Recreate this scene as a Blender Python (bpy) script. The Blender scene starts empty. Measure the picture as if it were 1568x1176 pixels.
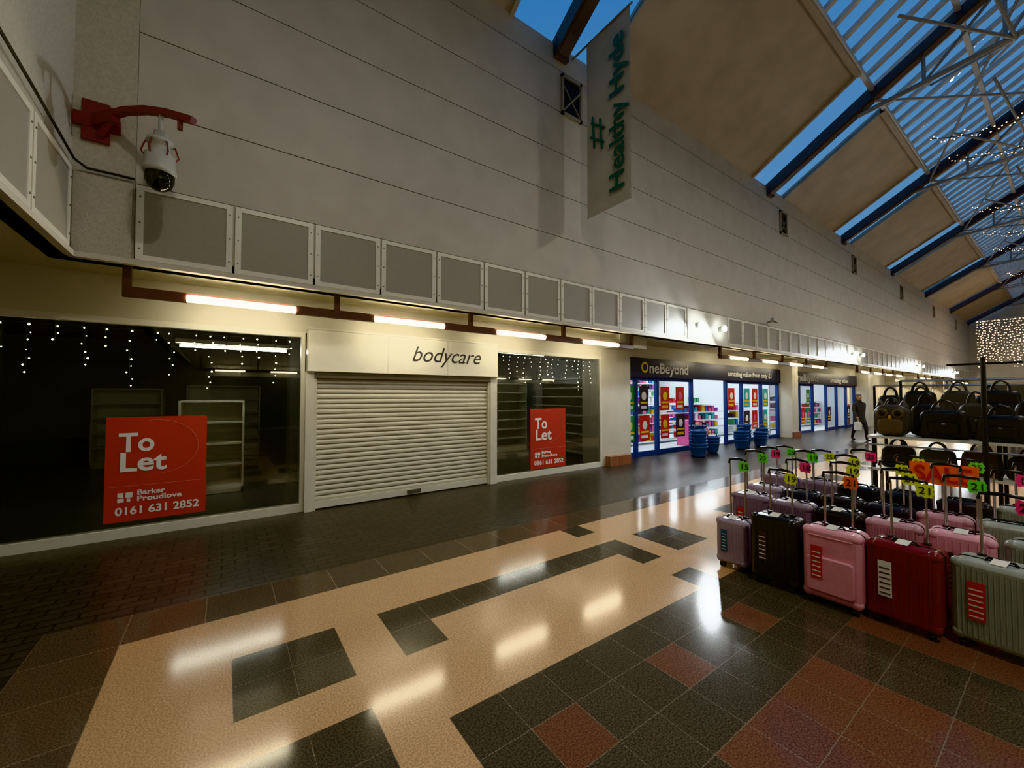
import bpy, math, random
from mathutils import Vector, Matrix
random.seed(7)
sc = bpy.context.scene
try:
    sc.view_settings.view_transform = 'Khronos PBR Neutral'
except Exception:
    sc.view_settings.view_transform = 'Standard'

# ------------------------------------------------------------------ materials
def M(name, col, rough=.6, metal=0., noise=0., nscale=6., bump=0., bscale=60., emis=0., ecol=None, spec=.5):
    m = bpy.data.materials.new(name); m.use_nodes = True
    nt = m.node_tree; b = nt.nodes['Principled BSDF']
    b.inputs['Base Color'].default_value = (*col, 1)
    b.inputs['Roughness'].default_value = rough
    b.inputs['Metallic'].default_value = metal
    b.inputs['Specular IOR Level'].default_value = spec
    if noise or bump:
        tc = nt.nodes.new('ShaderNodeTexCoord')
    if noise:
        n = nt.nodes.new('ShaderNodeTexNoise'); n.inputs['Scale'].default_value = nscale
        n.inputs['Detail'].default_value = 2
        nt.links.new(tc.outputs['Object'], n.inputs['Vector'])
        r = nt.nodes.new('ShaderNodeValToRGB')
        r.color_ramp.elements[0].position = .3; r.color_ramp.elements[1].position = .7
        r.color_ramp.elements[0].color = (*[c*(1-noise) for c in col], 1)
        r.color_ramp.elements[1].color = (*[min(1, c*(1+noise)) for c in col], 1)
        nt.links.new(n.outputs['Fac'], r.inputs['Fac'])
        nt.links.new(r.outputs['Color'], b.inputs['Base Color'])
    if bump:
        n2 = nt.nodes.new('ShaderNodeTexNoise'); n2.inputs['Scale'].default_value = bscale
        nt.links.new(tc.outputs['Object'], n2.inputs['Vector'])
        bp = nt.nodes.new('ShaderNodeBump'); bp.inputs['Strength'].default_value = bump
        bp.inputs['Distance'].default_value = .02
        nt.links.new(n2.outputs['Fac'], bp.inputs['Height'])
        nt.links.new(bp.outputs['Normal'], b.inputs['Normal'])
    if emis:
        b.inputs['Emission Color'].default_value = (*(ecol or col), 1)
        b.inputs['Emission Strength'].default_value = emis
    return m

def brickmat(name, c1, c2, mortar, w, h, ms, offset=.5, shift=(0, 0, 0), rough=.3, speck=0., bump=0., sscale=140):
    m = bpy.data.materials.new(name); m.use_nodes = True
    nt = m.node_tree; b = nt.nodes['Principled BSDF']
    tc = nt.nodes.new('ShaderNodeTexCoord'); mp = nt.nodes.new('ShaderNodeMapping')
    mp.inputs['Location'].default_value = shift
    nt.links.new(tc.outputs['Object'], mp.inputs['Vector'])
    br = nt.nodes.new('ShaderNodeTexBrick'); br.offset = offset
    br.inputs['Scale'].default_value = 1
    br.inputs['Brick Width'].default_value = w; br.inputs['Row Height'].default_value = h
    br.inputs['Mortar Size'].default_value = ms; br.inputs['Mortar Smooth'].default_value = .1
    br.inputs['Color1'].default_value = (*c1, 1); br.inputs['Color2'].default_value = (*c2, 1)
    br.inputs['Mortar'].default_value = (*mortar, 1)
    nt.links.new(mp.outputs['Vector'], br.inputs['Vector'])
    out = br.outputs['Color']
    n = nt.nodes.new('ShaderNodeTexNoise'); n.inputs['Scale'].default_value = sscale; n.inputs['Detail'].default_value = 2
    nt.links.new(tc.outputs['Object'], n.inputs['Vector'])
    r = nt.nodes.new('ShaderNodeValToRGB')
    r.color_ramp.elements[0].position = .38; r.color_ramp.elements[1].position = .62
    r.color_ramp.elements[0].color = (1-speck, 1-speck, 1-speck, 1); r.color_ramp.elements[1].color = (1+speck*.6,)*3+(1,)
    nt.links.new(n.outputs['Fac'], r.inputs['Fac'])
    mx = nt.nodes.new('ShaderNodeMixRGB'); mx.blend_type = 'MULTIPLY'; mx.inputs['Fac'].default_value = 1
    nt.links.new(out, mx.inputs['Color1']); nt.links.new(r.outputs['Color'], mx.inputs['Color2'])
    nt.links.new(mx.outputs['Color'], b.inputs['Base Color'])
    b.inputs['Roughness'].default_value = rough
    if bump:
        bp = nt.nodes.new('ShaderNodeBump'); bp.inputs['Strength'].default_value = bump; bp.inputs['Distance'].default_value = .004
        bp.invert = True
        nt.links.new(br.outputs['Fac'], bp.inputs['Height']); nt.links.new(bp.outputs['Normal'], b.inputs['Normal'])
    return m

def glassmat(name, tint, ior=1.5, mul=1.):
    m = bpy.data.materials.new(name); m.use_nodes = True
    nt = m.node_tree; nt.nodes.clear()
    o = nt.nodes.new('ShaderNodeOutputMaterial'); mix = nt.nodes.new('ShaderNodeMixShader')
    t = nt.nodes.new('ShaderNodeBsdfTransparent'); t.inputs['Color'].default_value = (*tint, 1)
    g = nt.nodes.new('ShaderNodeBsdfGlossy'); g.inputs['Roughness'].default_value = .01
    f = nt.nodes.new('ShaderNodeFresnel'); f.inputs['IOR'].default_value = ior
    mm = nt.nodes.new('ShaderNodeMath'); mm.operation = 'MULTIPLY'; mm.inputs[1].default_value = mul; mm.use_clamp = True
    nt.links.new(f.outputs[0], mm.inputs[0])
    nt.links.new(mm.outputs[0], mix.inputs['Fac']); nt.links.new(t.outputs[0], mix.inputs[1]); nt.links.new(g.outputs[0], mix.inputs[2])
    nt.links.new(mix.outputs[0], o.inputs['Surface'])
    return m

def nosample(m):
    try: m.cycles.emission_sampling = 'NONE'
    except Exception: pass
    return m

CREAM = M('cream_cladding', (.49, .465, .41), .5, noise=.05, nscale=2.5, bump=.04, bscale=90)
CREAM2 = M('cream_paint', (.60, .57, .48), .5, noise=.04, nscale=3)
PLASTER = M('rough_plaster', (.50, .475, .41), .85, noise=.07, nscale=30, bump=.4, bscale=120)
GROOVE = M('groove_dark', (.20, .18, .15), .8)
SOFFIT = M('soffit_paint', (.66, .60, .44), .6, noise=.03, nscale=2)
PANELIN = M('perforated_panel', (.34, .325, .28), .5, noise=.12, nscale=160)
FRAMEW = M('white_frame', (.72, .70, .61), .35, noise=.03)
SCREW = M('screw_metal', (.2, .2, .18), .4, .6)
BROWN = M('brown_steel', (.085, .035, .026), .45, noise=.1)
TUBE = M('fluorescent_tube', (1, .9, .65), .5, emis=33, ecol=(1, .88, .60))
SHUT = M('shutter_slats', (.68, .65, .54), .35, noise=.04, nscale=5)
SHUTD = M('shutter_gap', (.28, .26, .20), .5)
SIGNC = M('sign_gloss_cream', (.86, .84, .73), .16, noise=.02)
DGREY = M('dark_grey_letters', (.06, .06, .06), .4)
WHITE = M('white_print', (.85, .85, .82), .5)
RED = M('poster_red', (.48, .055, .042), .35, noise=.04)
PINKLINE = M('poster_line', (.75, .40, .36), .5)
SKYGLASS = glassmat('skylight_glass', (.93, .96, .98), 1.3)
SHOPGLASS = glassmat('shop_glass', (.78, .80, .78), 1.5, 2.2)
CLEARGLASS = glassmat('clear_shop_glass', (.95, .96, .96), 1.45)
ROOFB = M('roof_board_beige', (.46, .415, .35), .75, noise=.08, nscale=1.5)
RAFTER = M('rafter_dark', (.11, .088, .08), .5, noise=.1)
STEEL = M('steel_grey', (.36, .35, .33), .45, .1, noise=.08)
BAR = M('glazing_bar', (.58, .56, .53), .5)
PEACH = brickmat('peach_terrazzo', (.62, .415, .245), (.605, .405, .24), (.56, .38, .225), 1.2, 1.2, .002, 0, (.54, -.1, 0), .125, .26, sscale=110)
DTILE = brickmat('dark_terrazzo_tile', (.092, .082, .065), (.108, .096, .076), (.22, .19, .15), .3, .3, .0028, 0, (.54, -.1, 0), .115, .55, sscale=110)
BTILE = brickmat('brown_terrazzo_tile', (.20, .108, .080), (.18, .098, .073), (.26, .20, .15), .3, .3, .0028, 0, (.54, -.1, 0), .12, .42, sscale=110)
BAND = brickmat('border_tile', (.16, .122, .090), (.11, .09, .070), (.27, .22, .165), .45, .45, .004, 0, (.54, .35, 0), .13, .45, sscale=110)
BRICK = brickmat('brick_paving', (.074, .064, .053), (.048, .042, .036), (.016, .014, .012), .215, .105, .009, .5, (0, 0, 0), .32, .15, .3, 60)
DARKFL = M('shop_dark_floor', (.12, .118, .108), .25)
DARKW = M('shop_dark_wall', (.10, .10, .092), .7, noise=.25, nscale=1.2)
SHELFW = M('shelf_white', (.66, .65, .58), .5)
BLACK = M('black_plastic', (.016, .016, .017), .35)
WHITEW = M('shop_white_wall', (.75, .78, .80), .6)
NAVY = M('navy_sign', (.016, .022, .07), .35)
BLUEF = M('blue_frame', (.015, .04, .19), .35)
YEL = M('sign_yellow', (.9, .6, .03), .5)
LPANEL = M('ceiling_light_panel', (1, 1, 1), .5, emis=20, ecol=(.85, .94, 1))
INTUBE = M('interior_tube', (1, 1, .9), .5, emis=30, ecol=(1, 1, .90))
BRICKP = brickmat('brick_plinth', (.32, .13, .07), (.25, .10, .055), (.3, .25, .2), .215, .07, .008, .5, (0, 0, 0), .7, .2)
SPOT = nosample(M('spotlight_lens', (1, 1, 1), .3, emis=60, ecol=(.88, .96, 1)))
FAIRY = nosample(M('fairy_light', (1, .9, .7), .3, emis=18, ecol=(1, .90, .68)))
FAIRYW = nosample(M('fairy_light_warm', (1, .7, .4), .3, emis=15, ecol=(1, .68, .40)))
WIRE = M('wire_green', (.02, .03, .02), .6)
BANNER = M('banner_fabric', (.56, .55, .50), .8, noise=.04, nscale=2)
GREEN = M('banner_green', (.014, .095, .06), .6)
LGREY = M('camera_white', (.42, .42, .39), .4)
REDB = M('bracket_red', (.15, .028, .030), .45)
DOME = M('dome_dark', (.01, .012, .012), .08)
CHROME = M('chrome_tube', (.75, .75, .73), .22, 1.)
FILLGLOW = nosample(M('added_pendant_glow', (1, .9, .7), .5, emis=60, ecol=(1, .9, .72)))
WARMP = M('warm_ceiling_panel', (1, .9, .7), .5, emis=20, ecol=(1, .84, .58))
SKIN = M('skin', (.55, .33, .24), .55)
HAIRM = M('hair_dark', (.03, .02, .015), .6)
ORANGE = M('neon_orange', (.95, .15, .03), .6)
NEONG = M('neon_green', (.15, .80, .08), .6)
NEONY = M('neon_yellow', (.72, .85, .05), .6)
NEONP = M('neon_pink', (.95, .10, .28), .6)
GOODS = [M('goods_red', (.55, .03, .03), .5), M('goods_yellow', (.8, .55, .05), .5), M('goods_blue', (.04, .15, .55), .5),
         M('goods_green', (.05, .30, .10), .5), M('goods_pink', (.75, .15, .35), .5), M('goods_white', (.8, .8, .8), .5),
         M('goods_teal', (.05, .4, .45), .5), M('goods_dark', (.05, .04, .06), .5), M('goods_purple', (.3, .08, .4), .5)]

# ------------------------------------------------------------------ mesh builder
class MB:
    def __init__(s):
        s.v = []; s.f = []; s.m = []; s.sm = []; s.mats = []; s.T = Matrix.Identity(4)
    def mi(s, mat):
        if mat not in s.mats: s.mats.append(mat)
        return s.mats.index(mat)
    def add(s, vs, fs, mat, smooth=False):
        o = len(s.v); k = s.mi(mat)
        s.v += [tuple(s.T @ Vector(p)) for p in vs]
        for f in fs:
            s.f.append([o+i for i in f]); s.m.append(k); s.sm.append(smooth)
    def box(s, x0, x1, y0, y1, z0, z1, mat):
        vs = [(x0, y0, z0), (x1, y0, z0), (x1, y1, z0), (x0, y1, z0), (x0, y0, z1), (x1, y0, z1), (x1, y1, z1), (x0, y1, z1)]
        s.add(vs, [(0, 3, 2, 1), (4, 5, 6, 7), (0, 1, 5, 4), (1, 2, 6, 5), (2, 3, 7, 6), (3, 0, 4, 7)], mat)
    def quad(s, pts, mat): s.add(pts, [tuple(range(len(pts)))], mat)
    def beam(s, p1, p2, w, h, mat, up=(0, 0, 1)):
        p1 = Vector(p1); p2 = Vector(p2); d = (p2-p1).normalized(); u = Vector(up)
        if abs(d.dot(u)) > .99: u = Vector((1, 0, 0))
        r = d.cross(u).normalized(); u = r.cross(d).normalized()
        a = r*w/2; b = u*h/2
        vs = [p1-a-b, p1+a-b, p1+a+b, p1-a+b, p2-a-b, p2+a-b, p2+a+b, p2-a+b]
        s.add(vs, [(0, 3, 2, 1), (4, 5, 6, 7), (0, 1, 5, 4), (1, 2, 6, 5), (2, 3, 7, 6), (3, 0, 4, 7)], mat)
    def tube(s, pts, r, mat, seg=8, closed=False):
        pts = [Vector(p) for p in pts]; n = len(pts); rs = r if isinstance(r, (list, tuple)) else [r]*n
        vs = []; ref = None
        for i, p in enumerate(pts):
            if closed: d = (pts[(i+1) % n]-pts[i-1]).normalized()
            else: d = (pts[min(i+1, n-1)]-pts[max(i-1, 0)]).normalized()
            if ref is None:
                ref = Vector((0, 0, 1)) if abs(d.z) < .9 else Vector((1, 0, 0))
            a = d.cross(ref)
            if a.length < 1e-4: a = d.cross(Vector((.3, 1, .2)))
            a.normalize(); b = a.cross(d).normalized(); ref = b
            for k in range(seg):
                t = 2*math.pi*k/seg
                vs.append(p+a*math.cos(t)*rs[i]+b*math.sin(t)*rs[i])
        fs = []
        for i in range(n if closed else n-1):
            j = (i+1) % n
            for k in range(seg):
                k2 = (k+1) % seg
                fs.append((i*seg+k, i*seg+k2, j*seg+k2, j*seg+k))
        s.add(vs, fs, mat, True)
        if not closed:
            s.add(vs[:seg], [tuple(range(seg))], mat); s.add(vs[-seg:], [tuple(range(seg))], mat)
    def lathe(s, c, prof, mat, seg=20):
        vs = []; fs = []
        for (r, z) in prof:
            for k in range(seg):
                t = 2*math.pi*k/seg
                vs.append((c[0]+r*math.cos(t), c[1]+r*math.sin(t), c[2]+z))
        for i in range(len(prof)-1):
            for k in range(seg):
                k2 = (k+1) % seg
                fs.append((i*seg+k, i*seg+k2, (i+1)*seg+k2, (i+1)*seg+k))
        s.add(vs, fs, mat, True)
    def ell(s, c, r, mat, su=14, sv=9):
        if not isinstance(r, (list, tuple)): r = (r, r, r)
        vs = []; fs = []
        for j in range(sv+1):
            ph = math.pi*j/sv
            for k in range(su):
                t = 2*math.pi*k/su
                vs.append((c[0]+r[0]*math.sin(ph)*math.cos(t), c[1]+r[1]*math.sin(ph)*math.sin(t), c[2]+r[2]*math.cos(ph)))
        for j in range(sv):
            for k in range(su):
                k2 = (k+1) % su
                fs.append((j*su+k, (j+1)*su+k, (j+1)*su+k2, j*su+k2))
        s.add(vs, fs, mat, True)
    def octa(s, c, r, mat):
        x, y, z = c
        s.add([(x+r, y, z), (x-r, y, z), (x, y+r, z), (x, y-r, z), (x, y, z+r), (x, y, z-r)],
              [(0, 2, 4), (2, 1, 4), (1, 3, 4), (3, 0, 4), (2, 0, 5), (1, 2, 5), (3, 1, 5), (0, 3, 5)], mat)
    def rbox(s, cx, cy, cz, dx, wy, hz, r, e, mat, taper=0., n=5):
        def prof(ins):
            w = wy/2-ins; h = hz/2-ins; rr = max(r-ins, .004); out = []
            for (sx, sz, a0) in ((1, 1, 0), (-1, 1, 90), (-1, -1, 180), (1, -1, 270)):
                for k in range(n+1):
                    t = math.radians(a0+90*k/n)
                    yy = sx*(w-rr)+rr*math.cos(t); zz = sz*(h-rr)+rr*math.sin(t)
                    out.append((yy*(1-taper*(zz/hz)), zz))
            return out
        lay = [(-dx/2, e), (-dx/2+e*.3, e*.3), (-dx/2+e, 0), (dx/2-e, 0), (dx/2-e*.3, e*.3), (dx/2, e)]
        vs = []; N = 4*(n+1)
        for (x, i) in lay:
            for (y, z) in prof(i): vs.append((cx+x, cy+y, cz+z))
        fs = []
        for l in range(len(lay)-1):
            for k in range(N):
                k2 = (k+1) % N
                fs.append((l*N+k, l*N+k2, (l+1)*N+k2, (l+1)*N+k))
        s.add(vs, fs, mat, True)
        s.add(vs[:N], [tuple(range(N-1, -1, -1))], mat); s.add(vs[-N:], [tuple(range(N))], mat)
    def build(s, name, parent=None):
        me = bpy.data.meshes.new(name); me.from_pydata(s.v, [], s.f)
        for m in s.mats: me.materials.append(m)
        me.polygons.foreach_set('material_index', s.m); me.polygons.foreach_set('use_smooth', s.sm)
        me.update()
        ob = bpy.data.objects.new(name, me); sc.collection.objects.link(ob)
        if parent: ob.parent = parent
        return ob

def empty(name):
    e = bpy.data.objects.new(name, None); sc.collection.objects.link(e); e.empty_display_size = .1
    return e
def text(body, size, loc, right, up, mat, parent=None, name='lettering', width=None, bold=0, align='LEFT', shear=0, ext=.002):
    cu = bpy.data.curves.new(name, 'FONT'); cu.body = body; cu.size = size; cu.extrude = ext
    cu.align_x = align; cu.offset = bold*size; cu.shear = shear
    cu.resolution_u = 4
    ob = bpy.data.objects.new(name, cu); sc.collection.objects.link(ob); cu.materials.append(mat)
    sx = 1
    if width:
        bpy.context.view_layer.update(); d = ob.dimensions.x
        if d > 0: sx = width/d
    R = Vector(right).normalized(); U = Vector(up).normalized(); N = R.cross(U)
    mw = Matrix.Identity(4)
    for i in range(3):
        mw[i][0] = R[i]*sx; mw[i][1] = U[i]; mw[i][2] = N[i]; mw[i][3] = loc[i]
    if parent: ob.parent = parent
    ob.matrix_basis = mw
    return ob
def lamp(kind, name, loc, power, col, size, parent, direction=None):
    l = bpy.data.lights.new(name, kind); l.energy = power; l.color = col
    if kind == 'AREA': l.shape = 'DISK'; l.size = size
    else: l.shadow_soft_size = size
    o = bpy.data.objects.new(name, l); sc.collection.objects.link(o); o.location = loc; o.parent = parent
    if direction: o.rotation_euler = Vector(direction).to_track_quat('-Z', 'Y').to_euler()
    return o
FX = ((1, 0, 0), (0, 0, 1))     # faces -Y
FL = ((0, -1, 0), (0, 0, 1))    # faces -X

# ------------------------------------------------------------------ floor
XE = 57.
b = MB()
b.box(-8, XE, -9.5, 15, -.12, -.004, GROOVE)
def q(x0, x1, y0, y1, m): b.quad([(x0, y0, 0), (x1, y0, 0), (x1, y1, 0), (x0, y1, 0)], m)
q(-8, XE, 4.15, 15, BRICK); q(-8, -.99, -9.5, 4.15, BRICK); q(-.99, XE, -9.5, -4.4, BRICK)
q(-.99, XE, 3.7, 4.15, BAND); q(-.99, -.54, -4.4, 3.7, BAND)
ncol = int((XE+.54)/.3)
for i in range(ncol+1):
    x0 = -.54+.3*i; x1 = min(x0+.3, XE); x = x0+.15
    ii = i % 19; lx = -.54+.3*ii+.15
    xm = lx if lx < 2.31 else 4.62-lx
    for j in range(27):
        y1 = 3.7-.3*j; y0 = y1-.3
        m = PEACH
        if j in (2, 3) and .06 < xm < .66: m = DTILE
        if j == 2 and xm > .96: m = DTILE
        if j == 3 and .96 < xm < 1.26: m = DTILE
        if j == 0 and 3.36 < lx < 3.66: m = DTILE
        if j == 5 and 3.36 < lx < 3.66: m = DTILE
        if j in (5, 6) and .06 < x < .66: m = DTILE
        if j >= 6 and x > .96:
            m = DTILE
            if j == 7 and (i-6) % 3 == 0: m = BTILE
            if j >= 9 and (j-9) % 5 < 3 and (i-8) % 6 < 4: m = BTILE
        if j >= 10 and x < .96 and (i+j) % 4 < 2: m = DTILE
        q(x0, x1, y0, y1, m)
b.build('floor')

# ------------------------------------------------------------------ upper wall with cladding
YW = 5.7; ZS = 3.04; ZP = 3.88; ZT = 8.45
VENTS = [5.5, 15.45, 23.0, 31.5, 40.5, 49.5]
b = MB()
b.box(-1.27, XE, YW+.02, YW+.3, ZS, ZT, GROOVE)
z = ZP
while z < ZT:
    z1 = min(z+.810, ZT)
    b.box(-.80, XE, YW, YW+.03, z, z1, CREAM); z += .82
b.box(-1.27, -.803, YW-.01, YW+.05, ZS, ZT, PLASTER)
b.box(-.80, XE, YW, YW+.03, ZS, ZP-.01, CREAM2)
b.build('wall_upper_front')
b = MB()
for vx in VENTS:
    b.box(vx-.25, vx+.25, YW-.015, YW-.002, 7.15, 7.88, BLACK)
    for (a0, a1, c0, c1) in ((-.27, .27, 7.12, 7.17), (-.27, .27, 7.86, 7.91), (-.27, -.22, 7.12, 7.91), (.22, .27, 7.12, 7.91)):
        b.box(vx+a0, vx+a1, YW-.05, YW-.002, c0, c1, PANELIN)
    b.beam((vx-.22, YW-.03, 7.2), (vx+.22, YW-.03, 7.7), .03, .03, PANELIN)
    b.beam((vx-.22, YW-.03, 7.7), (vx+.22, YW-.03, 7.2), .02, .02, PANELIN)
b.build('wall_vents')

b = MB()
def panel_row(b, x0, n, pw, tf):
    for k in range(n):
        a = x0+k*pw+.012; c = a+pw-.024
        z0 = ZS+.03; z1 = ZP-.02
        tf(b, a, c, .000, .022, z0, z1, CREAM2)
        tf(b, a, c, .022, .034, z0, z0+.055, FRAMEW); tf(b, a, c, .022, .034, z1-.055, z1, FRAMEW)
        tf(b, a, a+.06, .022, .034, z0+.055, z1-.055, FRAMEW); tf(b, c-.06, c, .022, .034, z0+.055, z1-.055, FRAMEW)
        tf(b, a+.06, c-.06, .022, .026, z0+.055, z1-.055, PANELIN)
        for zz in (z0+.12, (z0+z1)/2, z1-.12):
            for xx in (a+.03, c-.03):
                tf(b, xx-.007, xx+.007, .034, .040, zz-.007, zz+.007, SCREW)
def tf_front(b, a, c, d0, d1, z0, z1, m): b.box(a, c, YW-d1, YW-d0, z0, z1, m)
XL = -1.27
def tf_left(b, a, c, d0, d1, z0, z1, m): b.box(XL+d0, XL+d1, YW-c, YW-a, z0, z1, m)
starts = [-.80+12.35*k for k in range(5)]
for s0 in starts: panel_row(b, s0, min(12, int((XE-s0)/.855)), .855, tf_front)
for s0 in starts[:-1]:
    b.box(s0+10.3, s0+12.32, YW-.03, YW, ZS+.03, ZP-.02, CREAM2)
b.box(-1.27, XE, YW-.045, YW+.03, ZS-.03, ZS+.025, CREAM2)
b.box(-1.25, -.82, YW-.03, YW, ZS+.03, ZP-.02, PLASTER)
b.build('trim_1')
b = MB()
panel_row(b, .12, 15, .95, tf_left)
b.box(XL-.02, XL+.045, -9.4, YW-.05, ZS-.03, ZS+.025, CREAM2)
b.build('trim_2')
b = MB(); b.box(XL-.2, XL, -9.5, YW+.3, ZS, 13.2, PLASTER); b.build('wall_left')

b = MB()
b.tube([(XL+.05, 3.6, 4.02), (XL+.05, 4.6, 3.98), (XL+.05, 5.55, 3.93), (XL+.12, 5.64, 3.90), (-.95, 5.64, 3.90), (-.8, 5.65, 3.90)], .012, BLACK, 6)
b.build('wall_cable')

b = MB()
b.box(-8, XE, YW, 7.2, ZS, ZS+.12, SOFFIT); b.box(-8, XL, -9.5, YW, ZS, ZS+.12, SOFFIT)
b.box(7.25, 8.2, 5.95, 6.9, 2.75, ZS, CREAM2)
b.build('ceiling')
b = MB(); b.box(-8.2, -8, -9.5, 15, 0, 3.16, CREAM2); b.build('wall_side')
b = MB()
b.box(-8, XE, -9.8, -9.5, 0, ZT, CREAM)
for k in range(12):
    x0 = -.5+k*4.8
    b.box(x0, x0+4.0, -9.5, -9.45, .15, 2.5, [DARKW, CREAM2, GOODS[2], DARKW][k % 4]); b.box(x0-.2, x0+4.2, -9.5, -9.4, 2.5, 3.0, SIGNC)
b.build('wall_back')
b = MB(); b.box(XE, XE+.3, -9.8, 15, 0, 13.2, CREAM); b.build('wall_end')

# ------------------------------------------------------------------ roof
K = .6; YR = -1.9; ZR = ZT+K*(YW-YR)
def rz(y, off=0): return ZT+K*((YW-YR)-abs(y-YR))+off
BEAMS = [5.2, 14.4, 21.6, 29.5, 38., 47., 56.]
b = MB()
edges = [-1.27]
for bx in BEAMS: edges += [bx-1.12, bx+1.12]
segs = [(edges[k], min(edges[k+1], XE)) for k in range(0, len(edges)-1, 2)]
YG = 3.05
for sgn in (1, -1):
    def yy(y): return y if sgn == 1 else 2*YR-y
    for (a, c) in segs:
        ya, yb = yy(YW+.2), yy(YG)
        for off in (0., .12):
            b.quad([(a, ya, rz(ya, off)), (c, ya, rz(ya, off)), (c, yb, rz(yb, off)), (a, yb, rz(yb, off))], ROOFB)
        b.quad([(a, ya, rz(ya)), (a, yb, rz(yb)), (a, yb, rz(yb, .12)), (a, ya, rz(ya, .12))], ROOFB)
        b.quad([(c, ya, rz(ya)), (c, yb, rz(yb)), (c, yb, rz(yb, .12)), (c, ya, rz(ya, .12))], ROOFB)
        for x in (a+.04, c-.04): b.beam((x, ya, rz(ya, -.03)), (x, yb, rz(yb, -.03)), .08, .08, ROOFB)
        yt = yy(YG+.05); b.beam((a, yt, rz(yt, -.04)), (c, yt, rz(yt, -.04)), .12, .12, ROOFB)
b.build('roof_boarding')
b = MB()
for sgn in (1, -1):
    def yy(y): return y if sgn == 1 else 2*YR-y
    for py in (YG, 1.45, -.15):
        y = yy(py); b.beam((-1.27, y, rz(y, -.02)), (XE, y, rz(y, -.02)), .10, .12, BAR)
    x = -1.2
    while x < XE:
        y0, y1 = yy(YG), YR
        b.beam((x, y0, rz(y0, .04)), (x, y1, rz(y1, .04)), .11, .10, BAR); x += .62
b.beam((-1.27, YR, ZR), (XE, YR, ZR), .2, .25, STEEL)
b.build('window_glazing_bars')
b = MB()
for sgn in (1, -1):
    def yy(y): return y if sgn == 1 else 2*YR-y
    y0, y1 = yy(YG), YR
    b.quad([(-1.27, y0, rz(y0, .1)), (XE, y0, rz(y0, .1)), (XE, y1, rz(y1, .1)), (-1.27, y1, rz(y1, .1))], SKYGLASS)
    for bx in BEAMS:
        y0, y1 = yy(YW+.2), yy(YG)
        b.quad([(bx-1.12, y0, rz(y0, .08)), (bx+1.12, y0, rz(y0, .08)), (bx+1.12, y1, rz(y1, .08)), (bx-1.12, y1, rz(y1, .08))], SKYGLASS)
b.build('window_skylight')
b = MB()
for bx in BEAMS:
    for sgn in (1, -1):
        def yy(y): return y if sgn == 1 else 2*YR-y
        ya = yy(YW+.1)
        b.beam((bx, ya, rz(ya, -.10)), (bx, YR, ZR-.10), .30, .30, RAFTER)
        b.beam((bx, ya, rz(ya, -.27)), (bx, YR, ZR-.27), .20, .05, RAFTER)
        b.box(bx-.16, bx+.16, min(yy(YW-.01), yy(YW-.10)), max(yy(YW-.01), yy(YW-.10)), 8.15, 8.5, RAFTER)
        P0 = Vector((bx, yy(3.4), rz(3.4)-.32)); P1 = Vector((bx, YR, 10.0))
        b.tube([P0, P1], .065, STEEL, 8)
        n = 4
        for k in range(1, n+1):
            A = P0.lerp(P1, k/n); yk = A.y; B = Vector((bx, yk, rz(yk)-.3))
            b.tube([A, B], .04, STEEL, 6)
            C = P0.lerp(P1, (k-1)/n)
            b.tube([B, C] if k > 1 else [A, B], .035, STEEL, 6)
for i in range(1, len(BEAMS)-1):
    x0, x1 = BEAMS[i], BEAMS[i+1]
    b.tube([(x0, YG, rz(YG, -.3)), (x1, .2, rz(.2, -.3))], .035, STEEL, 6)
    b.tube([(x1, YG, rz(YG, -.3)), (x0, .2, rz(.2, -.3))], .035, STEEL, 6)
    for (yb, xo) in ((2.2, 1.8), (1.2, 3.2)):
        b.tube([(x0, .6, 9.7), (x0+xo, yb, rz(yb, -.08))], .035, STEEL, 6)
        b.tube([(x0, .6, 9.7), (x0-xo, yb, rz(yb, -.08))], .035, STEEL, 6)
b.build('roof_trusses')

b = MB()
for (gx, zz) in ((17.5, 9.5), (20.5, 9.9), (26.0, 9.6), (29.5, 9.4), (33.5, 9.5), (41, 9.5)):
    for k in range(46):
        t = k/45; y = 2.4-3.1*t; z = zz-.35*4*t*(1-t)+random.uniform(-.12, .12)
        b.octa((gx+random.uniform(-.1, .1), y, z), .016, FAIRYW)
    b.tube([(gx, 2.4-3.1*t/10, zz-.35*4*(t/10)*(1-t/10)) for t in range(11)], .012, WIRE, 4)
b.build('garland_lights')
b = MB()
for k in range(42):
    y = -1.5+k*.135
    ln = random.uniform(2.6, 3.4)
    b.tube([(44, y, 6.9), (44, y, 6.9-ln)], .006, WIRE, 3)
    z = 6.9
    while z > 6.9-ln:
        b.octa((44+random.uniform(-.1, .1), y+random.uniform(-.05, .05), z), .030, FAIRYW); z -= random.uniform(.14, .26)
b.beam((44, -1.6, 6.93), (44, 4.1, 6.93), .05, .05, STEEL)
b.build('curtain_lights')

# ------------------------------------------------------------------ tube light runs
for gi, g0 in enumerate([-.87, 11.45, 23.8, 36.1, 48.0]):
    for side in (0, 1):  # second side is an unseen opposite run, added to light the hall
        if side and gi > 2: continue
        e = MB(); yl = 5.86 if side == 0 else -9.0; zl = 2.75
        for k in range(5):
            x = g0+k*2.1
            e.box(x-.035, x+.035, yl-.03, yl+.03, zl-.05, ZS+.001 if side == 0 else 3.4, BROWN)
        for k in range(4):
            x = g0+k*2.1
            e.box(x, x+2.1, yl+.02, yl+.07, zl+.02, zl+.07, BROWN)
            e.box(x, x+.5, yl-.045, yl+.02, zl-.05, zl+.04, BROWN); e.box(x+1.6, x+2.1, yl-.045, yl+.02, zl-.05, zl+.04, BROWN)
            e.tube([(x+.5, yl-.02, zl), (x+1.6, yl-.02, zl)], .042, TUBE, 8)
        e.build('fluorescent_light_rail')

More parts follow.
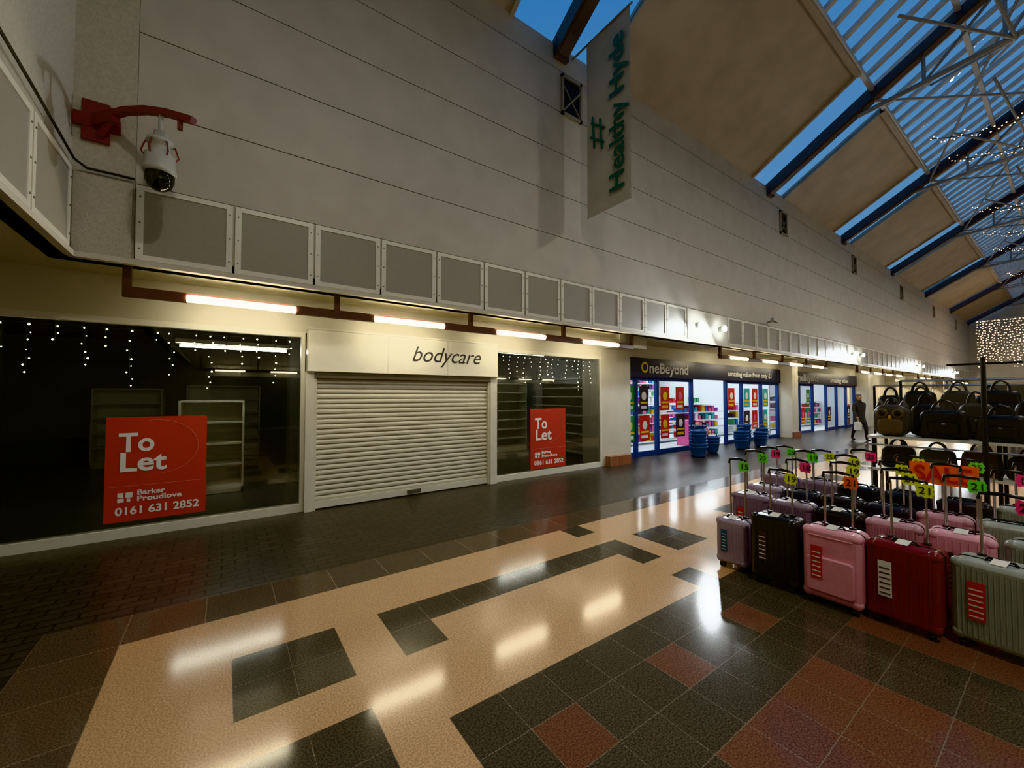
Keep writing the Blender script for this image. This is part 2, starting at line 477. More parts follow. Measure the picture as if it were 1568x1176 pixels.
for s0 in starts[:-1]:
    for dx in (.75, 1.9):
        g = empty('wall_spotlight')
        e = MB(); x = s0+9.95+dx
        e.box(x-.05, x+.05, YW-.12, YW-.03, 3.40, 3.50, LGREY)
        e.lathe((x, YW-.12, 3.46), [(.0, -.05), (.05, -.05), (.075, .02), (.075, .06), (0, .06)], LGREY, 12)
        e.ell((x-.02, YW-.20, 3.46), (.085, .03, .085), SPOT, 10, 6)
        e.build('housing', g)
        lamp('AREA', 'beam', (x-.05, YW-.34, 3.46), 120, (.9, .96, 1), .14, g, (-.7, -1, -.5))

for x in (1.5, 9.5, 18, 26, 34, 43, 51):  # unseen pendants under the ridge, added as fill for wall and floor
    g = empty('added_pendant_fill')
    e = MB(); e.tube([(x, YR, ZR-.2), (x, YR, 8.3)], .02, STEEL, 6)
    e.lathe((x, YR, 8.0), [(.06, .3), (.12, .25), (.34, .05), (.36, 0)], LGREY, 20)
    e.ell((x, YR, 8.14), (.16, .16, .10), FILLGLOW, 12, 6)
    e.build('shade', g)
    lamp('AREA', 'fill_down', (x, YR, 7.98), 165, (1, .90, .72), .5, g, (0, 0, -1))
    lamp('POINT', 'fill_spill', (x, YR, 7.85), 52, (1, .90, .74), .2, g)

# ------------------------------------------------------------------ near shopfront
YF = 6.45
b = MB()
b.box(-8, .95, YF, YF+.15, 2.55, ZS, CREAM2); b.box(.95, 4.15, YF, YF+.15, 2.60, ZS, CREAM2); b.box(4.15, 7.2, YF, YF+.15, 2.55, ZS, CREAM2)
b.box(7.15, 8.2, YF-.02, YF+.6, .0, ZS, CREAM2)
b.box(8.0, 8.2, YF, 14, 0, ZS, WHITEW)
b.build('wall_shopfront')
b = MB()
b.box(7.28, 8.05, 6.28, 6.43, 0, .22, BRICKP)
b.build('brick_plinth')
b = MB()
for (a, c) in ((-8, .93), (4.17, 7.15)):
    b.box(a, c, YF-.04, YF+.08, 0, .11, FRAMEW); b.box(a, c, YF-.03, YF+.07, 2.48, 2.55, FRAMEW)
    b.box(a, a+.05, YF-.03, YF+.07, .11, 2.48, FRAMEW); b.box(c-.05, c, YF-.03, YF+.07, .11, 2.48, FRAMEW)
b.build('trim_3')
b = MB(); b.quad([(-7.9, YF, .11), (.88, YF, .11), (.88, YF, 2.48), (-7.9, YF, 2.48)], SHOPGLASS); b.build('window_1')
b = MB(); b.quad([(4.22, YF, .11), (7.1, YF, .11), (7.1, YF, 2.48), (4.22, YF, 2.48)], SHOPGLASS); b.build('window_2')
e = empty('shop_sign')
b = MB(); b.box(.95, 4.15, 6.28, 6.44, 2.0, 2.60, SIGNC)
b.box(.94, 4.16, 6.27, 6.45, 2.585, 2.61, FRAMEW); b.box(.94, 4.16, 6.27, 6.45, 1.99, 2.0, FRAMEW)
b.box(2.08, 2.083, 6.278, 6.281, 2.0, 2.585, SHUTD); b.box(3.12, 3.123, 6.278, 6.281, 2.0, 2.585, SHUTD)
b.build('sign_panel', e)
text('bodycare', .36, (2.46, 6.277, 2.21), *FX, DGREY, e, 'sign_text', width=1.30, shear=.35)
b = MB()
b.box(.93, 1.04, 6.33, 6.55, 0, 1.985, FRAMEW); b.box(4.03, 4.17, 6.33, 6.55, 0, 1.985, FRAMEW)
b.box(1.04, 1.08, 6.36, 6.46, 0, 1.93, SHUT); b.box(3.99, 4.03, 6.36, 6.46, 0, 1.93, SHUT)
b.box(1.04, 4.03, 6.34, 6.5, 1.90, 1.985, SHUTD)
z = .12
while z < 1.88:
    pr = [(0, .0), (-.012, .012), (-.016, .035), (-.010, .055), (0, .064)]
    for k in range(len(pr)-1):
        b.add([(1.08, 6.42+pr[k][0], z+pr[k][1]), (3.99, 6.42+pr[k][0], z+pr[k][1]), (3.99, 6.42+pr[k+1][0], z+pr[k+1][1]), (1.08, 6.42+pr[k+1][0], z+pr[k+1][1])], [(0, 1, 2, 3)], SHUT, True)
    b.box(1.08, 3.99, 6.424, 6.44, z+.062, z+.074, SHUTD)
    z += .074
b.box(1.08, 3.99, 6.43, 6.445, .02, 1.92, SHUTD)
b.box(1.06, 4.01, 6.385, 6.45, .02, .12, FRAMEW)
b.box(2.45, 2.68, 6.36, 6.39, .045, .10, SCREW)
b.build('roller_shutter')

def poster(x0, z0, w, h):
    e = empty('to_let_poster'); y = YF-.015
    b = MB(); b.box(x0, x0+w, y, y+.008, z0, z0+h, RED)
    cx, cz, R = x0+w*.47, z0+h*.70, w*.44
    pts = [(cx+R*math.cos(math.radians(a)), y-.002, cz+R*math.sin(math.radians(a))*.8) for a in range(-85, 100, 8)]
    b.tube(pts, .002, PINKLINE, 4)
    b.box(x0, x0+w, y-.002, y, z0+h*.335, z0+h*.338, PINKLINE)
    lx = x0+w*.12; lz = z0+h*.185
    b.box(lx, lx+w*.055, y-.003, y, lz+.055, lz+.11, WHITE); b.box(lx, lx+w*.06, y-.003, y, lz, lz+.045, WHITE)
    b.box(lx+w*.075, lx+w*.14, y-.003, y, lz+.05, lz+.11, WHITE); b.box(lx+w*.085, lx+w*.12, y-.003, y, lz, lz+.04, WHITE)
    b.build('poster_board', e)
    text('To', .30*h/1.2, (x0+w*.12, y-.003, z0+h*.67), *FX, WHITE, e, 'poster_text_1', width=w*.34, bold=.025)
    text('Let', .30*h/1.2, (x0+w*.12, y-.003, z0+h*.48), *FX, WHITE, e, 'poster_text_2', width=w*.45, bold=.025)
    text('Barker', .085, (x0+w*.30, y-.003, z0+h*.245), *FX, WHITE, e, 'poster_text_3', width=w*.27, bold=.03)
    text('Proudlove', .085, (x0+w*.30, y-.003, z0+h*.185), *FX, WHITE, e, 'poster_text_4', width=w*.44, bold=.03)
    text('0161 631 2852', .125, (x0+w*.10, y-.003, z0+h*.065), *FX, WHITE, e, 'poster_text_5', width=w*.83, bold=.03)
poster(-1.10, .185, .92, 1.21)
poster(5.05, .14, .96, 1.23)

def icicles(x0, x1, name):
    b = MB(); x = x0; y = YF+.12
    b.tube([(x0, y, 2.44), (x1, y, 2.44)], .004, WIRE, 4)
    k = 0
    while x < x1:
        ln = (.66, .24, .50, .34)[k % 4]+random.uniform(-.08, .08); z = 2.42
        b.tube([(x, y, 2.44), (x, y, 2.44-ln)], .003, WIRE, 3)
        while z > 2.44-ln:
            b.octa((x+random.uniform(-.03, .03), y+random.uniform(-.01, .02), z), random.uniform(.006, .012), FAIRY); z -= random.uniform(.07, .12)
        x += random.uniform(.15, .24); k += 1
    b.build(name)
icicles(-3.2, .85, 'icicle_fairy_lights'); icicles(4.3, 7.05, 'icicle_fairy_lights')

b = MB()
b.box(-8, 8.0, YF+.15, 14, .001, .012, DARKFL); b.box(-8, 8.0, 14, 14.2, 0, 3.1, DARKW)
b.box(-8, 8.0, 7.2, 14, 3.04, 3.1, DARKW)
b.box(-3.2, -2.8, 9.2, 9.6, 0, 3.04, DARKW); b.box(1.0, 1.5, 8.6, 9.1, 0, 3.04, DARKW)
b.build('wall_interior')
for (x0, x1, y, zt) in ((-.58, .86, 8.0, 2.42), (5.4, 6.8, 8.1, 2.7)):  # second strip is an added light that brightens the right-hand shelves
    b = MB(); b.box(x0-.05, x1+.05, y-.06, y+.06, zt+.04, zt+.10, SHELFW); b.tube([(x0, y, zt), (x1, y, zt)], .025, INTUBE, 6)
    for x in (x0+.2, x1-.2): b.tube([(x, y, zt+.1), (x, y, 3.03)], .008, STEEL, 5)
    b.build('interior_strip_light')
def shelf(x0, x1, y0, y1, zt, n, name='shelving_unit'):
    b = MB()
    b.box(x0, x1, y1-.03, y1, .02, zt, SHELFW); b.box(x0, x0+.03, y0, y1, .02, zt, SHELFW); b.box(x1-.03, x1, y0, y1, .02, zt, SHELFW)
    for k in range(n):
        z = .12+(zt-.15)*k/(n-1); b.box(x0+.03, x1-.03, y0, y1-.03, z, z+.035, SHELFW)
    b.box(x0, x1, y0, y0+.02, .02, .12, SHELFW)
    b.build(name)
shelf(-.60, .28, 8.3, 8.9, 1.56, 5)
shelf(4.3, 5.6, 8.6, 9.1, 1.9, 7); shelf(5.7, 7.4, 9.6, 10.1, 2.0, 8)
b = MB()
b.box(7.9, 7.98, 7.2, 9.4, .02, 2.1, SHELFW)
for k in range(9): b.box(7.45, 7.9, 7.2, 9.4, .15+k*.24, .18+k*.24, SHELFW)
b.build('wall_shelving')
shelf(-5.5, -3.6, 9.0, 9.5, 1.6, 6); shelf(2.0, 3.8, 10, 10.5, 1.8, 6); shelf(-2.4, -1.2, 12.6, 13.1, 1.8, 6); shelf(-.8, .8, 13.2, 13.7, 1.9, 6)

# ------------------------------------------------------------------ bright shops
YB = 6.9
def bright_shop(x0, x1, posts, door, wn):
    b = MB()
    b.box(x0, x1, 12.5, 12.6, 0, 3.0, WHITEW); b.box(x0, x1, YB+.1, 12.5, 2.98, 3.03, WHITEW)
    b.box(x0, x1, YB+.1, 12.5, .002, .015, WHITEW); b.box(x1-.05, x1+.05, YB+.3, 12.5, 0, 2.97, WHITEW)
    y = 7.6
    while y < 12:
        x = x0+.8
        while x < x1-1.3:
            b.box(x, x+1.2, y, y+.3, 2.93, 2.975, LPANEL); x += 2.4
        y += 1.5
    b.build('wall_shop_interior')
    b = MB()
    b.box(x0, x1, YB-.12, YB+.1, 2.14, 2.66, NAVY)
    b.box(x0, x1, YB-.05, YB+.1, 2.66, 3.03, CREAM2)
    for p in posts: b.box(p-.05, p+.05, YB-.05, YB+.05, 0, 2.14, BLUEF)
    for i in range(len(posts)-1):
        if i == door: continue
        b.box(posts[i], posts[i+1], YB-.04, YB+.04, 0, .12, BLUEF); b.box(posts[i], posts[i+1], YB-.03, YB+.03, 2.05, 2.14, BLUEF)
        b.quad([(posts[i], YB, .12), (posts[i+1], YB, .12), (posts[i+1], YB, 2.05), (posts[i], YB, 2.05)], CLEARGLASS)
    b.build('window_%d' % wn)
    b = MB()
    for i in range(len(posts)-1):
        if i == door: continue
        a = posts[i]+.12; c = posts[i+1]-.12; n = max(1, int((c-a)/.62))
        for k in range(n):
            x = a+(c-a)*k/n+.05
            for (zz, hh) in ((1.22, .68), (.42, .68)):
                if random.random() < .8:
                    w_ = random.uniform(.36, .46)
                    b.box(x, x+w_, YB-.012, YB-.004, zz, zz+hh, random.choice([GOODS[0], GOODS[0], GOODS[0], GOODS[3], GOODS[7], GOODS[6]]))
                    b.ell((x+w_/2, YB-.014, zz+hh*.60), (.11, .004, .12), random.choice([GOODS[1], GOODS[5], WHITE, GOODS[4]]), 10, 6)
                    b.box(x+.04, x+w_-.04, YB-.016, YB-.010, zz+.20, zz+.25, GOODS[1])
                    b.box(x+.06, x+w_-.08, YB-.016, YB-.010, zz+.06, zz+.14, random.choice([GOODS[5], GOODS[1]]))
    b.build('window_posters')
    b = MB()
    for (ya, zt) in ((12.1, 2.5), (10.0, 1.7), (8.3, 1.35)):
        x = x0+.5
        while x < x1-.4:
            if ya < 12 and int(x) % 4 == 0: x += .6; continue
            for z in [.1+.30*k for k in range(int(zt/.30))]:
                hh = random.uniform(.13, .25); w = random.uniform(.12, .2)
                b.box(x, x+w, ya, ya+.28, z+.03, z+.03+hh, random.choice(GOODS))
            x += .24
        for z in [.1+.30*k for k in range(int(zt/.30)+1)]:
            b.box(x0+.4, x1-.3, ya-.05, ya+.35, z-.01, z+.02, WHITEW)
    x = x0+1
    while x < x1-1.5:
        b.box(x, x+1.1, 11.9, 11.95, 2.55, 2.85, random.choice([GOODS[2], GOODS[0], GOODS[4], GOODS[1]])); x += 1.5
    b.build('merchandise_shelves')
bright_shop(8.2, 17.9, [8.35, 9.0, 9.95, 11.7, 13.8, 14.9, 16.4, 17.85], 3, 3)
bright_shop(18.5, 27.4, [18.55, 20., 21.5, 23.2, 24.6, 26., 27.35], 2, 4)
b = MB()
b.box(12.2, 13.4, 7.3, 7.7, .02, .55, GOODS[4])
for k in range(5): b.box(12.22+k*.23, 12.42+k*.23, 7.32, 7.6, .55, .55+random.uniform(.15, .3), GOODS[(k*3+4) % 9])
b.build('promotion_table')
e = empty('fascia_lettering')
text('O', .40, (9.1, YB-.125, 2.27), *FX, YEL, e, 'sign_letter', width=.30, bold=.02)
text('neBeyond', .40, (9.44, YB-.125, 2.27), *FX, WHITE, e, 'sign_text', width=1.9, bold=.02)
text('amazing value from only £1', .24, (13.75, YB-.125, 2.30), *FX, WHITE, e, 'sign_text_small', width=3.3, bold=.02)
text('OneBeyond', .40, (19.2, YB-.125, 2.27), *FX, WHITE, e, 'sign_text_far', width=2.6, bold=.02)
text('amazing value', .3, (23.4, YB-.125, 2.27), *FX, WHITE, e, 'sign_text_far_small', width=2.6, bold=.02)
b = MB()
b.box(17.9, 18.5, 6.4, 6.85, 0, 3.03, CREAM2); b.box(17.85, 18.55, 6.35, 6.4, 0, .22, BRICKP)
b.box(27.4, 28.15, 6.3, 7.1, 0, 3.03, CREAM2)
b.build('wall_pilasters')
b = MB()
x = 28.2; XF = XE-.5
while x < XF-1:
    x1 = min(x+5.2, XF)
    b.box(x, x1, 6.8, 6.95, 2.2, 3.03, random.choice([SIGNC, CREAM2, NAVY, SIGNC]))
    b.box(x1-.4, x1, 6.4, 7, 0, 3.03, CREAM2)
    b.box(x, x1, 6.8, 6.9, 0, .3, CREAM2)
    for k in range(1, 4):
        if x+k*1.25+.04 < x1-.4: b.box(x+k*1.25-.04, x+k*1.25+.04, 6.82, 6.9, .3, 2.2, FRAMEW)
    b.quad([(x, 6.86, .3), (x1, 6.86, .3), (x1, 6.86, 2.2), (x, 6.86, 2.2)], CLEARGLASS)
    for k in range(12):
        xx = x+.3+k*.38; hh = random.uniform(.8, 1.7); mm_ = random.choice(GOODS+[CREAM2]*5)
        if xx+.25 < x1-.1: b.box(xx, xx+.25, 7.5, 7.7, .0, hh, mm_)
    b.box(x+.5, x1-.6, 7.8, 8.3, 2.9, 2.95, WARMP)
    x = x1
b.box(28.2, XF, 9.5, 9.6, 0, 3.0, CREAM2); b.box(28.2, XF, 7.25, 9.5, 2.97, 3.02, CREAM2)
b.build('far_shopfronts')
b = MB()
b.box(XE-.1, XE-.01, .5, 5, .0, 2.6, DARKW)
for y in (.5, 2.0, 3.5, 4.95): b.box(XE-.14, XE-.1, y, y+.06, 0, 2.6, FRAMEW)
b.build('door_1')

def basket_stack(x, y, n, s=1.):
    b = MB(); BL = bmat
    for k in range(n):
        z = .02+k*.085
        b.T = Matrix.Translation((x+random.uniform(-.012, .012), y, 0)) @ Matrix.Rotation(random.uniform(-.15, .15), 4, 'Z') @ Matrix.Diagonal((1.25*s, .9*s, 1, 1))
        b.lathe((0, 0, z), [(0, 0), (.13, 0), (.15, .02), (.185, .24), (.205, .245), (.205, .265), (.18, .262), (.14, .03), (0, .02)], BL, 18)
    zt = z+.26
    b.tube([(-.19, 0, zt), (-.17, 0, zt+.10), (.0, 0, zt+.13), (.17, 0, zt+.10), (.19, 0, zt)], .012, BLACK, 6)
    b.T = Matrix.Identity(4)
    b.build('shopping_basket_stack')
bmat = M('basket_blue', (.015, .085, .30), .4)
for (x, y, n) in ((10.35, 5.9, 6), (10.9, 6.25, 7), (11.5, 6.15, 3), (13.0, 6.05, 4), (13.55, 6.2, 6), (14.2, 6.0, 3), (14.8, 6.2, 4)):
    basket_stack(x, y, n, 1.1)

# ------------------------------------------------------------------ hanging banner
e = empty('hanging_banner'); bx = 5.55
b = MB()
N = 12
for k in range(N):
    y0 = 4.3+1.0*k/N; y1 = 4.3+1.0*(k+1)/N
    def wx(y): return bx+.012*math.sin((y-4.3)*5)
    b.add([(wx(y0), y0, 5.0), (wx(y1), y1, 5.0), (wx(y1), y1, 8.35), (wx(y0), y0, 8.35)], [(0, 1, 2, 3)], BANNER, True)
b.tube([(bx, 4.25, 8.36), (bx, YW-.01, 8.36)], .02, STEEL, 8); b.tube([(bx, 4.28, 5.0), (bx, 5.32, 5.0)], .012, BANNER, 6)
b.build('banner_cloth', e)
text('Healthy Hyde', .46, (bx-.04, 4.42, 5.22), (0, 0, 1), (0, 1, 0), GREEN, e, 'banner_text', width=2.75, bold=.012)
b = MB(); xx = bx-.03
for (p, r_) in ((((4.88), 6.25), ((5.2), 6.5)), (((4.85), 6.5), ((5.17), 6.75)), (((4.92), 6.15), ((4.96), 6.72)), (((5.1), 6.25), ((5.14), 6.85))):
    b.tube([(xx, p[0], p[1]), (xx, r_[0], r_[1])], .018, GREEN, 6)
b.build('banner_logo', e)

# ------------------------------------------------------------------ dome camera
e = empty('security_camera')
b = MB()
b.box(-1.20, -1.0, YW-.05, YW-.012, 4.2, 4.6, REDB); b.box(-1.26, -.92, YW-.055, YW-.012, 4.33, 4.46, REDB)
D = Vector((1, -1, 0)).normalized(); P = Vector((-1.1, YW-.05, 0))
b.beam(P+Vector((0, 0, 4.4)), P+D*.25+Vector((0, 0, 4.42)), .07, .12, REDB)
pts = [P+D*s+Vector((0, 0, z)) for s, z in ((.15, 4.43), (.35, 4.46), (.6, 4.44), (.85, 4.38), (1.15, 4.27))]
for i in range(4): b.beam(pts[i], pts[i+1], .06, .06, REDB)
b.beam(P+D*.05+Vector((0, 0, 4.25)), P+D*.2+Vector((0, 0, 4.40)), .04, .04, REDB)
b.beam(P+D*1.0+Vector((0, 0, 4.34)), P+D*1.0+Vector((0, 0, 4.2)), .04, .04, REDB)
b.build('bracket', e)
c = P+D*.78
b = MB()
b.tube([c+Vector((0, 0, 4.40)), c+Vector((0, 0, 4.2))], .02, LGREY, 8)
b.lathe((c.x, c.y, 3.62), [(0, .58), (.05, .58), (.06, .52), (.10, .50), (.11, .46), (.08, .44), (.08, .38), (.12, .34), (.125, .22), (.13, .20), (.13, .17), (.115, .16)], LGREY, 24)
b.lathe((c.x, c.y, 3.62), [(.115, .17), (.113, .10), (.09, .04), (.045, .01), (0, .0)], DOME, 24)
for a in range(6):
    t = a*math.pi/3
    b.tube([(c.x+.11*math.cos(t), c.y+.11*math.sin(t), 4.08), (c.x+.14*math.cos(t), c.y+.14*math.sin(t), 3.98), (c.x+.09*math.cos(t), c.y+.09*math.sin(t), 3.9)], .007, REDB, 5)
b.build('dome_housing', e)
b = MB()
b.beam((14.0, YW-.04, 3.95), (14.0, YW-.25, 4.0), .05, .05, LGREY); b.beam((13.85, YW-.25, 4.02), (14.2, YW-.25, 3.98), .09, .09, LGREY)
b.build('bullet_camera')

# ------------------------------------------------------------------ suitcases
def sm(name, c, r=.35): return M(name, c, r, noise=.05, nscale=20)
LIL = sm('shell_lilac', (.44, .38, .47)); BLK = sm('shell_black', (.028, .028, .03), .3); PNK = sm('shell_pink', (.76, .40, .48), .3)
DRD = sm('shell_dark_red', (.16, .022, .024), .28); GRY = sm('shell_grey_green', (.35, .38, .34), .35); PUR = sm('shell_mauve', (.31, .25, .32), .4)
NVY = sm('shell_navy', (.04, .042, .055), .35); ROSE = sm('shell_rose', (.56, .33, .39), .35)
LBL = M('sticker_dark', (.05, .03, .03), .5); LBW = M('sticker_white', (.8, .78, .72), .5); LBR = M('sticker_red', (.45, .03, .03), .5); LBB = M('sticker_blue', (.05, .12, .2), .5)
def suitcase(x, y, w, h, mat, rot=0, d=.24, style=0, tag=None, num='', hz=1.02, label=True):
    b = MB(); b.T = Matrix.Translation((x, y, 0)) @ Matrix.Rotation(rot, 4, 'Z')
    zb = .055; hb = h-zb
    b.rbox(0, 0, zb+hb/2, d, w, hb, .055, .03, mat)
    b.rbox(0, 0, zb+hb/2, .018, w+.008, hb+.008, .058, .004, BLACK)
    if style == 0:
        n = 7
        for k in range(n):
            yy_ = -w/2+.05+(w-.10)*k/(n-1)
            b.tube([(-d/2+.002, yy_, zb+.05), (-d/2-.003, yy_, zb+hb*.5), (-d/2+.002, yy_, zb+hb-.05)], .006, mat, 6)
    elif style == 1:
        for k in range(16):
            yy_ = -w/2+.035+(w-.07)*k/15
            b.tube([(-d/2, yy_, zb+.045), (-d/2, yy_, zb+hb-.045)], .005, mat, 6)
    else:
        for zz in (zb+.05, zb+hb*.36, zb+hb-.06):
            b.tube([(-d/2, -w/2+.05, zz), (-d/2, w/2-.05, zz)], .006, mat, 6)
        b.rbox(-d/2-.012, 0, zb+hb*.36, .03, w-.07, hb*.5, .03, .01, mat)
    for sy in (-1, 1):
        for zz in (zb+.035, zb+hb-.035):
            b.ell((-d/2+.035, sy*(w/2-.035), zz), (.042, .042, .042), mat, 10, 8)
    for sx in (-1, 1):
        for sy in (-1, 1):
            cx, cy = sx*(d/2-.045), sy*(w/2-.05)
            b.box(cx-.02, cx+.02, cy-.022, cy+.022, .035, zb+.02, BLACK)
            for o in (-.013, .013):
                b.tube([(cx-.0, cy+o-.008, .026), (cx, cy+o+.008, .026)], .026, BLACK, 12)
            b.tube([(cx, cy-.023, .026), (cx, cy+.023, .026)], .012, CHROME, 8)
    hw = w*.24; xh = d/2-.05
    for sy in (-1, 1):
        b.tube([(xh, sy*hw, h-.02), (xh, sy*hw, (h+hz)/2)], .009, CHROME, 8); b.tube([(xh, sy*hw, (h+hz)/2), (xh, sy*hw, hz-.02)], .007, CHROME, 8)
        b.box(xh-.018, xh+.018, sy*hw-.02, sy*hw+.02, h-.005, h+.012, BLACK)
    b.tube([(xh, -hw-.01, hz-.04), (xh, -hw-.005, hz), (xh, 0, hz+.01), (xh, hw+.005, hz), (xh, hw+.01, hz-.04)], .012, BLACK, 8)
    b.tube([(0-.02, -.07, h), (-.02, -.055, h+.022), (-.02, .055, h+.022), (-.02, .07, h)], .009, BLACK, 8)
    if label:
        fx = -d/2-.012 if style != 2 else -d/2-.032
        lc = random.choice([LBL, LBR, LBB]) if mat is not DRD else LBW
        ly = w*.12; lw = w*.19
        b.box(fx, fx+.006, ly, ly+lw, h*.36, h*.78, lc)
        for k in range(6):
            b.box(fx-.002, fx, ly+.008, ly+lw-.008, h*.39+k*h*.06, h*.405+k*h*.06, LBW if lc is not LBW else LBL)
        b.quad([(-.09, -.03, h+.004), (-.02, -.04, h+.03), (-.02, .03, h+.03), (-.09, .04, h+.004)], LBW)
    T = b.T.copy()
    if tag:
        cx, cy, cz = xh-.03, -hw, hz-.055
        vs = [(cx, cy, cz)]; n = 20
        for k in range(n):
            r = .056 if k % 2 else .047; a = 2*math.pi*k/n
            q_ = max(abs(math.cos(a)), abs(math.sin(a)))
            vs.append((cx, cy+r*math.cos(a)/q_*.9, cz+r*math.sin(a)/q_*.9))
        b.add(vs, [(0, 1+k, 1+(k+1) % n) for k in range(n)], tag)
        b.tube([(cx, cy, cz+.05), (xh, cy+.01, hz)], .002, LBW, 4)
    b.T = Matrix.Identity(4)
    ob = b.build('suitcase')
    if tag:
        p = T @ Vector((cx-.003, cy+.032, cz-.024)); R = T.to_3x3() @ Vector((0, -1, 0))
        text(num, .072, p, R, (0, 0, 1), DGREY, ob, 'price_text', width=.06, bold=.01, ext=.001)
suitcase(4.02, 1.93, .28, .47, LIL, .05, .22, 0, NEONG, '15', 1.02)
suitcase(3.96, 1.54, .36, .60, BLK, .0, .24, 0, NEONY, '19', .98)
suitcase(3.95, 1.13, .375, .60, PNK, -.03, .24, 2, ORANGE, '21', 1.02)
suitcase(4.0, .735, .39, .59, DRD, -.06, .25, 0, NEONY, '21', 1.03)
suitcase(4.08, .30, .42, .57, GRY, -.1, .26, 1, NEONP, '25', .99)
suitcase(4.1, -.18, .42, .60, GRY, -.1, .26, 1, NEONG, '25', 1.0)
R2 = [(4.50, 1.98, PUR, NEONG, '20'), (4.48, 1.60, PUR, NEONP, '18'), (4.47, 1.24, BLK, NEONY, '19'), (4.47, .88, ROSE, NEONY, '21'), (4.50, .52, PNK, NEONG, '21'), (4.58, .14, GRY, NEONY, '22')]
for k, (x, y, m, t, n) in enumerate(R2): suitcase(x, y, .34, .63, m, random.uniform(-.08, .08), .24, k % 2, t, n, random.uniform(1.0, 1.06))
R3 = [(5.0, 2.05, LIL, NEONP), (5.0, 1.70, NVY, NEONG), (5.0, 1.36, BLK, NEONY), (5.0, 1.02, NVY, NEONY), (5.02, .67, ROSE, None), (5.05, .32, GRY, NEONP)]
for k, (x, y, m, t) in enumerate(R3): suitcase(x, y, .33, .64, m, random.uniform(-.1, .1), .23, k % 2, t, '19', random.uniform(1.0, 1.06), False)
R4 = [(5.55, 2.1, PUR, NEONG), (5.55, 1.72, PUR, NEONY), (5.55, 1.36, BLK, NEONP), (5.55, 1.0, NVY, NEONY), (5.55, .62, BLK, NEONG), (5.6, .25, GRY, ORANGE)]
for k, (x, y, m, t) in enumerate(R4): suitcase(x, y, .34, .68, m, random.uniform(-.1, .1), .23, k % 2, t, '25', random.uniform(1.0, 1.06), False)
e = empty('sale_sign')
b = MB(); b.box(5.27, 5.28, .50, .93, .84, 1.03, ORANGE); b.tube([(5.29, .72, .0), (5.29, .72, .95)], .008, CHROME, 6)
b.box(5.22, 5.36, .66, .81, 0, .02, BLACK); b.build('sale_card', e)
text('SALE', .19, (5.265, .90, .87), *FL, GOODS[0], e, 'sale_text', width=.36, bold=.03)

# ------------------------------------------------------------------ handbag stall
b = MB()
for y in (-.6, .5, 1.55):
    b.tube([(6.9, y, 0), (6.9, y, 1.12)], .018, BLACK, 8); b.tube([(7.5, y, 0), (7.5, y, 1.12)], .018, BLACK, 8)
b.box(6.85, 7.55, -.65, 1.6, 1.10, 1.128, SHELFW)
b.box(6.85, 7.55, -.65, 1.6, .69, .718, SHELFW)
b.tube([(6.84, -.65, 1.02), (6.84, 1.6, 1.02)], .012, CHROME, 6)
b.build('market_stall_table')
for (rx, rh, y0_, y1_) in ((8.1, 1.86, -.2, 1.5), (8.8, 1.80, -.1, 1.95)):
    b = MB()
    for y in (y0_, y1_):
        b.tube([(rx, y, 0), (rx, y, rh)], .018, BLACK, 8); b.box(rx-.25, rx+.25, y-.03, y+.03, 0, .04, BLACK)
    b.tube([(rx, y0_, rh), (rx, y1_, rh)], .016, CHROME, 8)
    b.build('garment_rail')
b = MB()
b.tube([(6.45, .56, 0), (6.45, .56, 2.05)], .022, BLACK, 8); b.box(6.3, 6.6, .42, .70, 0, .03, BLACK)
b.tube([(6.45, .30, 1.98), (6.45, .82, 1.98)], .012, BLACK, 6)
b.build('display_pole')
BAGC = [M('bag_black', (.026, .025, .026), .45), M('bag_brown', (.06, .036, .025), .5), M('bag_tan', (.12, .09, .06), .5), M('bag_grey', (.07, .066, .06), .5)]
def handbag(x, y, z, w, h, d, mat, rot=0):
    b = MB(); b.T = Matrix.Translation((x, y, z)) @ Matrix.Rotation(rot, 4, 'Z')
    b.rbox(0, 0, h/2, d, w, h, h*.2, d*.25, mat, taper=.18)
    b.rbox(-d*.45, 0, h*.38, d*.3, w*.62, h*.42, h*.1, d*.08, mat)
    b.tube([(-.01, -w*.42, h*.93), (-.01, w*.42, h*.93)], .008, CHROME, 6)
    for o in (-d*.25, d*.25):
        pts = [(o, w*.24*math.cos(t), h*.92+h*.42*math.sin(t)) for t in [math.pi*k/10 for k in range(11)]]
        b.tube(pts, .01, mat, 6)
    b.box(-d*.62, -d*.58, -.015, .015, h*.5, h*.56, CHROME)
    b.T = Matrix.Identity(4); b.build('handbag')
for (x, y, z, w, h, d, m, r) in ((7.05, .93, 1.13, .42, .34, .18, 0, .05), (7.0, .48, 1.13, .38, .30, .16, 0, -.1), (7.05, .08, 1.13, .36, .36, .17, 1, .1), (7.35, .7, 1.13, .3, .42, .15, 3, .0),
                                 (7.35, 1.12, 1.13, .3, .40, .15, 0, .0), (7.35, .25, 1.13, .34, .45, .15, 0, .0), (7.35, 1.45, 1.13, .28, .36, .15, 3, .0),
                                 (7.1, 1.35, .72, .32, .27, .16, 0, 0), (7.1, 1.0, .72, .32, .26, .16, 3, 0), (7.1, .65, .72, .32, .28, .16, 1, 0), (7.1, .30, .72, .32, .26, .16, 0, 0),
                                 (8.1, 1.30, 1.34, .34, .37, .15, 0, 0), (8.1, .93, 1.36, .32, .35, .15, 3, 0), (8.1, .56, 1.34, .34, .37, .15, 0, 0), (8.1, .2, 1.36, .32, .35, .15, 1, 0),
                                 (8.8, 1.75, 1.28, .32, .37, .15, 0, 0), (8.8, 1.40, 1.28, .32, .37, .15, 0, 0), (8.8, 1.05, 1.28, .32, .37, .15, 3, 0), (8.8, .70, 1.28, .32, .37, .15, 0, 0)):
    handbag(x, y, z, w, h, d, BAGC[m], r)
